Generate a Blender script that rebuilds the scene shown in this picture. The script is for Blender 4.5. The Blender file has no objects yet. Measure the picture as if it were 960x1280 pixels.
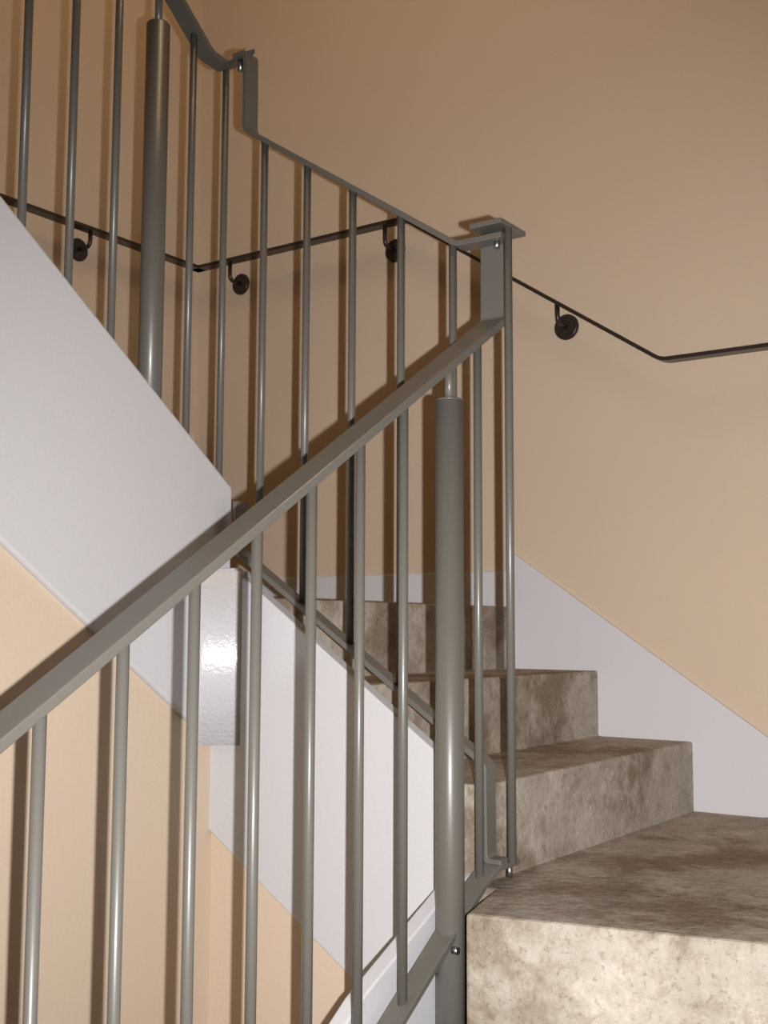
import bpy, bmesh, math
from mathutils import Vector, Matrix
S=bpy.context.scene
Z0=2.0          # eye height above the lowest stairwell floor
H=.17; G=.2543; SL=H/G

# ------------------------------------------------------------ materials
def mat(name,col,rough=.6,bump=0,bscale=60,var=0,vscale=3,metal=0,spec=.5,coat=0,bdist=.004,crough=.12):
    m=bpy.data.materials.new(name);m.use_nodes=True
    N=m.node_tree.nodes;L=m.node_tree.links;b=N['Principled BSDF']
    b.inputs['Base Color'].default_value=(*col,1);b.inputs['Roughness'].default_value=rough
    b.inputs['Metallic'].default_value=metal;b.inputs['Specular IOR Level'].default_value=spec
    b.inputs['Coat Weight'].default_value=coat;b.inputs['Coat Roughness'].default_value=crough
    tc=N.new('ShaderNodeTexCoord')
    if var:
        n=N.new('ShaderNodeTexNoise');n.inputs['Scale'].default_value=vscale;n.inputs['Detail'].default_value=4
        L.new(tc.outputs['Object'],n.inputs['Vector'])
        r=N.new('ShaderNodeValToRGB');r.color_ramp.elements[0].position=.3;r.color_ramp.elements[1].position=.7
        r.color_ramp.elements[0].color=(*[c*(1-var) for c in col],1);r.color_ramp.elements[1].color=(*[min(1,c*(1+var)) for c in col],1)
        L.new(n.outputs['Fac'],r.inputs['Fac']);L.new(r.outputs['Color'],b.inputs['Base Color'])
    if bump:
        n=N.new('ShaderNodeTexNoise');n.inputs['Scale'].default_value=bscale;n.inputs['Detail'].default_value=2
        L.new(tc.outputs['Object'],n.inputs['Vector'])
        bp=N.new('ShaderNodeBump');bp.inputs['Strength'].default_value=bump;bp.inputs['Distance'].default_value=bdist
        L.new(n.outputs['Fac'],bp.inputs['Height']);L.new(bp.outputs['Normal'],b.inputs['Normal'])
        if coat: L.new(bp.outputs['Normal'],b.inputs['Coat Normal'])
    return m
def concrete():
    m=bpy.data.materials.new('worn_concrete');m.use_nodes=True
    N=m.node_tree.nodes;L=m.node_tree.links;b=N['Principled BSDF'];b.inputs['Roughness'].default_value=.85
    b.inputs['Specular IOR Level'].default_value=.15
    tc=N.new('ShaderNodeTexCoord')
    def noise(s,d,w=0,r=.6):
        n=N.new('ShaderNodeTexNoise');n.inputs['Scale'].default_value=s;n.inputs['Detail'].default_value=d
        n.inputs['Roughness'].default_value=r;n.inputs['Distortion'].default_value=w
        L.new(tc.outputs['Object'],n.inputs['Vector']);return n
    def ramp(n,p0,c0,p1,c1):
        r=N.new('ShaderNodeValToRGB');e=r.color_ramp.elements
        e[0].position=p0;e[0].color=(*c0,1);e[1].position=p1;e[1].color=(*c1,1)
        L.new(n.outputs['Fac'],r.inputs['Fac']);return r
    def mix(kind,a,b_,fac=1.0):
        x=N.new('ShaderNodeMix');x.data_type='RGBA';x.blend_type=kind;x.inputs[0].default_value=fac
        L.new(a,x.inputs[6]);L.new(b_,x.inputs[7]);return x.outputs[2]
    base=ramp(noise(7,7,0),.35,(.35,.31,.26),.65,(.45,.405,.35))
    cloud=ramp(noise(3.1,6,.2,.7),.42,(.52,.44,.37),.53,(1,1,1))
    blot=ramp(noise(30,6,0,.8),.38,(.70,.64,.58),.50,(1,1,1))
    pits=ramp(noise(95,4,0,.7),.36,(.58,.52,.46),.43,(1,1,1))
    light=ramp(noise(11,7,0,.85),.53,(1,1,1),.64,(1.24,1.24,1.25))
    c=mix('MULTIPLY',base.outputs[0],cloud.outputs[0],.85)
    c=mix('MULTIPLY',c,blot.outputs[0],.6);c=mix('MULTIPLY',c,pits.outputs[0],.6);c=mix('MULTIPLY',c,light.outputs[0],.9)
    L.new(c,b.inputs['Base Color'])
    bp=N.new('ShaderNodeBump');bp.inputs['Strength'].default_value=.7;bp.inputs['Distance'].default_value=.005
    L.new(noise(45,7).outputs['Fac'],bp.inputs['Height']);L.new(bp.outputs['Normal'],b.inputs['Normal'])
    return m
M_wall=mat('beige_wall_paint',(.60,.482,.366),.55,bump=.25,bscale=90,var=.02,vscale=2,spec=.3,bdist=.002)
M_white=mat('white_gloss_paint',(.545,.542,.56),.24,bump=.3,bscale=110,spec=.5,bdist=.0011)
M_gloss=mat('thick_gloss_paint',(.56,.555,.575),.30,bump=.6,bscale=125,spec=.8,coat=1.0,bdist=.002,crough=.22)
M_skirt=mat('white_satin_paint',(.62,.61,.63),.4,bump=.1,bscale=80,spec=.4)
M_metal=mat('grey_steel_paint',(.115,.107,.093),.40,bump=.06,bscale=150,spec=.5,coat=.2,bdist=.001,crough=.2)
M_dark=mat('dark_bronze_steel',(.045,.034,.028),.32,bump=.05,bscale=120,spec=.5,metal=.35)
M_bolt=mat('zinc_bolt',(.4,.43,.46),.35,metal=1)
M_conc=concrete()
M_ceil=mat('ceiling_paint',(.75,.68,.56),.8,bump=.1)
M_lamp=bpy.data.materials.new('lamp_glass');M_lamp.use_nodes=True
_b=M_lamp.node_tree.nodes['Principled BSDF'];_b.inputs['Base Color'].default_value=(.9,.85,.7,1)
_b.inputs['Emission Color'].default_value=(1,.75,.45,1);_b.inputs['Emission Strength'].default_value=3

# ------------------------------------------------------------ helpers
def empty(n):
    o=bpy.data.objects.new(n,None);bpy.context.collection.objects.link(o);return o
def add(name,bm,m,parent=None,bevel=0,smooth=False):
    bmesh.ops.recalc_face_normals(bm,faces=bm.faces[:])
    me=bpy.data.meshes.new(name);bm.to_mesh(me);bm.free();me.materials.append(m)
    for v in me.vertices: v.co.z+=Z0
    if smooth:
        for p in me.polygons:p.use_smooth=True
    o=bpy.data.objects.new(name,me);bpy.context.collection.objects.link(o)
    if parent:o.parent=parent
    if bevel:
        b=o.modifiers.new('bevel','BEVEL');b.width=bevel;b.segments=2;b.limit_method='ANGLE';b.angle_limit=math.radians(35)
    return o
def prism(bm,poly,ext):
    a=[bm.verts.new(p) for p in poly];b=[bm.verts.new(Vector(p)+Vector(ext)) for p in poly]
    n=len(poly);bm.faces.new(a);bm.faces.new(b[::-1])
    for i in range(n): bm.faces.new((a[i],a[(i+1)%n],b[(i+1)%n],b[i]))
def box(bm,x0,x1,y0,y1,z0,z1): prism(bm,[(x0,y0,z0),(x1,y0,z0),(x1,y1,z0),(x0,y1,z0)],(0,0,z1-z0))
def cyl(bm,p0,p1,r,seg=20,r2=None):
    p0=Vector(p0);p1=Vector(p1);d=p1-p0
    q=d.to_track_quat('Z','Y').to_matrix().to_4x4();q.translation=(p0+p1)/2
    res=bmesh.ops.create_cone(bm,cap_ends=True,segments=seg,radius1=r,radius2=r if r2 is None else r2,depth=d.length,matrix=q)
    fs={f for v in res['verts'] for f in v.link_faces}
    for f in fs:
        if len(f.verts)==4: f.smooth=True
def fillet(path,rad,n=5):
    P=[Vector(p) for p in path];out=[P[0]]
    for i in range(1,len(P)-1):
        a,b,c=P[i-1],P[i],P[i+1];u=(a-b).normalized();v=(c-b).normalized()
        r=min(rad,(a-b).length*.45,(c-b).length*.45)
        s=b+u*r;e=b+v*r
        for k in range(n+1):
            t=k/n;out.append(s*(1-t)**2+b*2*t*(1-t)+e*t*t)
    out.append(P[-1]);return out
def flatbar(bm,path,wd,w=.045,t=.012,rad=.012):
    P=fillet(path,rad);wd=Vector(wd).normalized();rings=[]
    for i,p in enumerate(P):
        if i==0:T=P[1]-P[0]
        elif i==len(P)-1:T=P[-1]-P[-2]
        else:T=(P[i+1]-P[i]).normalized()+(P[i]-P[i-1]).normalized()
        T.normalize();n=T.cross(wd).normalized()
        k=1
        if 0<i<len(P)-1:
            k=1/max(.5,T.dot((P[i+1]-P[i]).normalized()))
        rings.append([bm.verts.new(p+wd*a*w/2+n*b*t/2*k) for a,b in((-1,-1),(1,-1),(1,1),(-1,1))])
    for a,b in zip(rings,rings[1:]):
        for j in range(4): bm.faces.new((a[j],a[(j+1)%4],b[(j+1)%4],b[j]))
    bm.faces.new(rings[0]);bm.faces.new(rings[-1][::-1])
def tube(bm,path,r,rad=.02,seg=12):
    P=fillet(path,rad,6);rings=[];up=Vector((.3,.5,.8)).normalized()
    for i,p in enumerate(P):
        T=(P[min(i+1,len(P)-1)]-P[max(i-1,0)]).normalized()
        a=T.cross(up).normalized();b=T.cross(a)
        rings.append([bm.verts.new(p+(a*math.cos(k*2*math.pi/seg)+b*math.sin(k*2*math.pi/seg))*r) for k in range(seg)])
    for a,b in zip(rings,rings[1:]):
        for j in range(seg): bm.faces.new((a[j],a[(j+1)%seg],b[(j+1)%seg],b[j])).smooth=True
    bm.faces.new(rings[0]);bm.faces.new(rings[-1][::-1])

# ------------------------------------------------------------ room shell
XW=2.8845; YB=2.825; YF=-.75; XL=-1.6; ZF=-Z0; ZC=3.0
def wall(n,*b):
    bm=bmesh.new();box(bm,*b);return add(n,bm,M_wall)
wall('wall_right',XW,XW+.15,YF-.15,YB+.15,ZF-.15,ZC)
wall('wall_back',XL,XW,YB,YB+.15,ZF-.15,ZC)
wall('wall_front',XL,XW,YF-.15,YF,ZF-.15,ZC)
wall('wall_left',XL-.15,XL,YF-.15,YB+.15,ZF-.15,ZC)
bm=bmesh.new();box(bm,XL,XW,YF,YB,ZF-.15,ZF);add('floor',bm,M_conc)
bm=bmesh.new();box(bm,XL-.15,XW+.15,YF-.15,YB+.15,ZC,ZC+.15);add('ceiling',bm,M_ceil)

# ------------------------------------------------------------ staircase
stair=empty('concrete_staircase')
yB=1.073; zA=-.445; zD=zA+3*H
XS=1.809           # well-side face of middle stringer
XE=XW-.002
bm=bmesh.new()
poly=[(yB,zA-.3),(yB,zA+H),(yB+G,zA+H),(yB+G,zA+2*H),(yB+2*G,zA+2*H),(yB+2*G,zD),(yB+2*G+.15,zD),(yB+2*G+.15,zD-.30)]
prism(bm,[(XS+.03,y,z) for y,z in poly],(XE-XS-.03,0,0))
add('middle_flight',bm,M_conc,stair,.006)
bm=bmesh.new();box(bm,XS-.02,XE,yB+2*G+.15,YB-.002,zD-.30,zD);box(bm,XS+.03,XE,1.60,yB+2*G+.15,zD-.30,zD-.002)
add('upper_landing',bm,M_conc,stair)
bm=bmesh.new()
def fx(y):return 1.629+.227*(.987-y)
YE=.985; YG=YF+.002
prism(bm,[(fx(YE),YE,zA-.22),(fx(YG),YG,zA-.22),(XE,YG,zA-.22),(XE,yB+.1,zA-.22),(1.83,yB+.1,zA-.22),(1.81,1.036,zA-.22)],(0,0,.22))
add('lower_landing',bm,M_conc,stair,.006)
bm=bmesh.new()
for k in range(1,9):
    z=zA-k*H;o=-k*G;zb=max(z-.3,ZF)
    prism(bm,[(fx(YE)+o,YE,zb),(fx(YG)+o,YG,zb),(fx(YG)+o+G+.02,YG,zb),(fx(YE)+o+G+.02,YE,zb)],(0,0,z-zb))
add('lower_flight',bm,M_conc,stair,.006)
a3=math.radians(186.75);D3=Vector((math.cos(a3),math.sin(a3),0));N3=Vector((-math.sin(a3),math.cos(a3),0))
if N3.y<0:N3=-N3
U0=Vector((1.854,1.700,0))
def up(s,n,z):
    p=U0+D3*s+N3*n;return (p.x,p.y,z)
bm=bmesh.new();poly=[];ns=9
s=0.0;z=zD
for k in range(ns):
    poly.append((s,z));z+=H;poly.append((s,z));s+=G
poly.append((s,z));poly.append((s,z-.35));poly.append((0,zD-.30))
prism(bm,[up(a,.05,z) for a,z in poly],tuple(N3*.98))
add('upper_flight',bm,M_conc,stair,.006)
bm=bmesh.new()
prism(bm,[up(a,0,z) for a,z in[(0,.302),(2.3,.302+2.3*.628),(2.3,.302+2.3*.628-.545),(.066,-.226),(0,-.226)]],tuple(N3*.05))
add('upper_stringer',bm,M_white,stair,.006)
bm=bmesh.new()
prism(bm,[(XS,y,z) for y,z in[(1.125,-.239),(1.165,-.212),(1.655,.127),(1.70,.127),(1.716,-.408),(1.125,-.783)]],(.03,0,0))
add('middle_stringer',bm,M_white,stair,.003)
# glossy filler board in the inner corner of the well
bm=bmesh.new()
P1=Vector((1.750,1.688));P2=Vector((XS+.0005,1.627));nrm=Vector((.69,.72))
pts=[P1.lerp(P2,t/10)+nrm*.0015*(1-(2*t/10-1)**2) for t in range(11)]
prism(bm,[(p.x,p.y,-.235) for p in pts]+[(XS+.02,1.627,-.235),(XS+.02,1.72,-.235),(1.750,1.72,-.235)],(0,0,.355))
for f in bm.faces:
    if len(f.verts)==4 and f.calc_center_median().x<XS and f.calc_center_median().y<1.70 and f.calc_area()<.006: f.smooth=True
add('corner_board',bm,M_gloss,stair)
bm=bmesh.new()
prism(bm,[(x,1.095,z) for x,z in[(XS+.03,-.43),(1.76,-.445),(1.50,-.566),(-.35,-.566-1.85*.66),(-.35,-.566-1.85*.66-.2),(.2,-1.9),(XS+.03,-1.02)]],(0,.03,0))
add('lower_stringer',bm,M_white,stair,.003)
bm=bmesh.new()
prism(bm,[up(a,.014,z) for a,z in[(-.02,-.1),(2.3,.302+2.3*.628-.40),(2.3,ZF+.001),(-.02,ZF+.001)]],tuple(N3*.034))
add('upper_spandrel',bm,M_wall,stair)
bm=bmesh.new()
prism(bm,[(XS+.010,y,z) for y,z in[(1.13,-.5),(1.735,-.2),(1.735,ZF+.001),(1.13,ZF+.001)]],(.018,0,0))
add('middle_spandrel',bm,M_wall,stair)

# ------------------------------------------------------------ balustrades
SP=.1192; R=.0078
b2=empty('stair_balustrade')
XM=1.849
def mt(y):return .7363+(y-1.1415)*SL
def mb(y):return -.190+(y-1.1415)*SL
bm=bmesh.new()
flatbar(bm,[(XM,1.026,.7245),(XM,1.090,.7245),(XM,1.125,mt(1.125)),(XM,1.662,mt(1.662)),(XM,1.664,1.262),(XM,1.70,1.262)],(1,0,0),w=.04,t=.011)
add('top_rail',bm,M_metal,b2,.0015)
bm=bmesh.new()
flatbar(bm,[(XM,1.035,-.405),(XM,1.068,-.405),(XM,1.070,mb(1.07)),(XM,1.672,mb(1.672)),(XM,1.674,.27)],(1,0,0),w=.035,t=.011)
add('bottom_rail',bm,M_metal,b2,.0015)
bm=bmesh.new()
for i in range(5):
    y=1.1415+i*SP;cyl(bm,(XM,y,mb(y)),(XM,y,mt(y)),R)
cyl(bm,(XM,1.022,-.405),(XM,1.022,.740),R)
add('balusters',bm,M_metal,b2)
b1=empty('stair_balustrade')
YN=1.0635
def nt(x):return .579-.64*(1.879-x)
def nb(x):return -.432-.64*(1.806-x)
bm=bmesh.new()
flatbar(bm,[(-.3,YN,nt(-.3)),(1.871,YN,nt(1.871)),(1.873,YN,.742)],(0,1,0),w=.055,t=.014,rad=.010)
add('top_rail',bm,M_metal,b1,.002)
bm=bmesh.new();box(bm,1.815,1.912,1.018,1.085,.741,.751);add('joint_plate',bm,M_metal,b1,.0015)
bm=bmesh.new();flatbar(bm,[(-.3,YN,nb(-.3)),(1.80,YN,nb(1.80)),(1.83,YN-.01,-.412),(1.90,YN-.01,-.412)],(0,1,0),w=.04,t=.011)
add('bottom_rail',bm,M_metal,b1,.0015)
bm=bmesh.new()
xs=[1.5685+(i-6)*SP for i in range(-9,7)]+[1.807]
for x in xs: cyl(bm,(x,YN,nb(x)),(x,YN,nt(x)),R)
cyl(bm,(1.710,YN,.39),(1.710,YN,nt(1.71)),R)
add('balusters',bm,M_metal,b1)
bm=bmesh.new();cyl(bm,(1.710,YN,-1.05),(1.710,YN,.397),.0245,40);cyl(bm,(1.710,YN,.3972),(1.710,YN,.401),.0245,40,.0215)
add('newel_post',bm,M_metal,b1)
bm=bmesh.new()
for p,q in(((1.875,1.042,-.415),(1.875,1.042,-.436)),((1.849,1.045,.720),(1.849,1.045,.706)),((1.68,YN-.024,-.52),(1.68,YN-.034,-.52))):
    cyl(bm,p,q,.0065,6)
add('bolts',bm,M_bolt,b1)
b3=empty('stair_balustrade')
V0=Vector((1.8654,1.7518,0))
def v(s,z):
    p=V0+D3*s;return(p.x,p.y,z)
def ut(s):return 1.262 if s<.075 else 1.262+(s-.075)*.64
def ub(s):return .25+s*.64
bm=bmesh.new()
flatbar(bm,[(XM-.01,1.665,1.262),v(.0,1.262),v(.075,1.262),v(2.2,ut(2.2))],N3,w=.04,t=.012)
add('top_rail',bm,M_metal,b3,.0015)
bm=bmesh.new();flatbar(bm,[v(-.02,ub(-.02)),v(2.2,ub(2.2))],N3,w=.035,t=.011);add('bottom_rail',bm,M_metal,b3,.0015)
bm=bmesh.new()
for i in range(0,18):
    s=i*SP
    if i==2: cyl(bm,v(s,1.24),v(s,ut(s)),R)
    else: cyl(bm,v(s,ub(s)),v(s,ut(s)),R)
add('balusters',bm,M_metal,b3)
bm=bmesh.new();cyl(bm,v(2*SP,.10),v(2*SP,1.251),.0245,40);cyl(bm,v(2*SP,1.2512),v(2*SP,1.255),.0245,40,.0215)
add('newel_post',bm,M_metal,b3)
bm=bmesh.new();cyl(bm,(1.845,1.69,1.230),(1.845,1.69,1.256),.007,6);add('bolts',bm,M_bolt,b3)

# ------------------------------------------------------------ wall handrail
hr=empty('stair_handrail')
XH=XW-.06;YH=YB-.06
zl=.6907;zt=1.2265
bm=bmesh.new()
flatbar(bm,[(XH,YF+.1,zl),(XH,1.111,zl),(XH,1.912,zt),(XH,YH+.02,zt)],(1,0,0),w=.04,t=.010,rad=.02)
flatbar(bm,[(XH+.02,YH,zt),(1.97,YH,zt),(-.6,YH,zt+2.57*.66)],(0,1,0),w=.04,t=.010,rad=.02)
add('rail',bm,M_dark,hr,.0015)
bm=bmesh.new()
def ros(p,n,ztop):
    p=Vector(p);n=Vector(n);p=p+n*.0005
    cyl(bm,p,p+n*.006,.036,32);cyl(bm,p+n*.0061,p+n*.010,.036,32,.032)
    q=p+n*.058
    tube(bm,[p+n*.008,q,Vector((q.x,q.y,ztop-.003))],.0065,.025)
    for a in(.7,2.8,4.9):
        t=Vector((-n.y,n.x,0));c=p+t*math.cos(a)*.021+Vector((0,0,math.sin(a)*.021));cyl(bm,c+n*.009,c+n*.012,.004,8)
def hz(y):return zl+(min(max(y,1.111),1.912)-1.111)*(zt-zl)/.801
for y,z in((1.41,.835),(1.986,1.160),(2.62,1.162),(.45,.63)):
    ros((XW,y,z),(-1,0,0),hz(y))
ros((2.352,YB,1.175),(0,-1,0),zt)
ros((1.4,YB,zt+.57*.66-.06),(0,-1,0),zt+.57*.66)
add('brackets',bm,M_dark,hr)

# ------------------------------------------------------------ skirting
T=.014
bm=bmesh.new()
e=1.600
poly=[(YF,zA),(YF,zA+.1),(.745,zA+.1),(.889,-.252),(e,.229),(e,.165),(YB,.165),(YB,zD-.02),(e,zD-.02),(e,-.13),(1.345,-.30),(1.09,-.46),(.9,-.46),(.9,zA)]
prism(bm,[(XW-T,y,z) for y,z in poly],(T-.001,0,0))
add('baseboard_right',bm,M_skirt,None,.003)
bm=bmesh.new()
poly=[(XW-T,zD-.01),(XW-T,.165),(1.86,.165),(1.80,.35),(-.45,.35+2.25*SL),(-.45,.35+2.25*SL-.35),(1.75,zD-.01)]
prism(bm,[(x,YB-T,z) for x,z in poly],(0,T-.001,0))
add('baseboard_back',bm,M_skirt,None,.003)

# ------------------------------------------------------------ ceiling lamp
cl=empty('ceiling_lamp')
bm=bmesh.new();cyl(bm,(1.9,1.6,ZC-.03),(1.9,1.6,ZC-.001),.17,48);add('lamp_base',bm,M_ceil,cl)
bm=bmesh.new();bmesh.ops.create_uvsphere(bm,u_segments=40,v_segments=20,radius=.15,matrix=Matrix.Translation((1.9,1.6,ZC-.03))@Matrix.Diagonal((1,1,.5,1)))
bmesh.ops.bisect_plane(bm,geom=bm.verts[:]+bm.edges[:]+bm.faces[:],plane_co=(0,0,ZC-.03),plane_no=(0,0,1),clear_outer=True)
add('lamp_shade',bm,M_lamp,cl,smooth=True)

# ------------------------------------------------------------ camera
ya,pi,ro=[math.radians(a) for a in(35.0979,5.7528,.2220)]
F=Vector((math.cos(ya),math.sin(ya),0));Rr=Vector((math.sin(ya),-math.cos(ya),0));U=Vector((0,0,1))
F2=F*math.cos(pi)+U*math.sin(pi);U2=U*math.cos(pi)-F*math.sin(pi)
R3=Rr*math.cos(ro)+U2*math.sin(ro);U3=U2*math.cos(ro)-Rr*math.sin(ro)
cam=bpy.data.cameras.new('camera');co=bpy.data.objects.new('camera',cam);bpy.context.collection.objects.link(co)
mw=Matrix.Identity(4)
for i in range(3):
    mw[i][0]=R3[i];mw[i][1]=U3[i];mw[i][2]=-F2[i]
mw[2][3]=Z0;co.matrix_world=mw
cam.sensor_width=36;cam.sensor_fit='AUTO';cam.lens=1462.42*36/1280;cam.clip_start=.02
S.camera=co

# ------------------------------------------------------------ lights
def light(n,kind,loc,energy,col,**k):
    l=bpy.data.lights.new(n,kind);l.energy=energy;l.color=col
    for a,b in k.items():setattr(l,a,b)
    o=bpy.data.objects.new(n,l);bpy.context.collection.objects.link(o);o.location=loc;return o
fl=light('camera_flash','SPOT',Vector((0,0,Z0))+R3*.055-U3*.012,285,(1,.98,.97),shadow_soft_size=.007,spot_size=math.radians(94),spot_blend=1.0)
aim=(F2*1.0-U3*.15+R3*.06).normalized()
fl.rotation_euler=aim.to_track_quat('-Z','Y').to_euler()
light('ceiling_lamp_light','POINT',(1.9,1.6,Z0+ZC-.25),13,(1,.70,.42),shadow_soft_size=.15)
light('warm_fill_light','POINT',(-.9,.5,Z0+1.6),3,(1,.75,.5),shadow_soft_size=.2)  # added weak warm ambient fill behind the camera, no fitting modelled
w=bpy.data.worlds.new('world');S.world=w;w.use_nodes=True
w.node_tree.nodes['Background'].inputs[0].default_value=(.9,.7,.5,1);w.node_tree.nodes['Background'].inputs[1].default_value=.05
S.view_settings.view_transform='Standard'
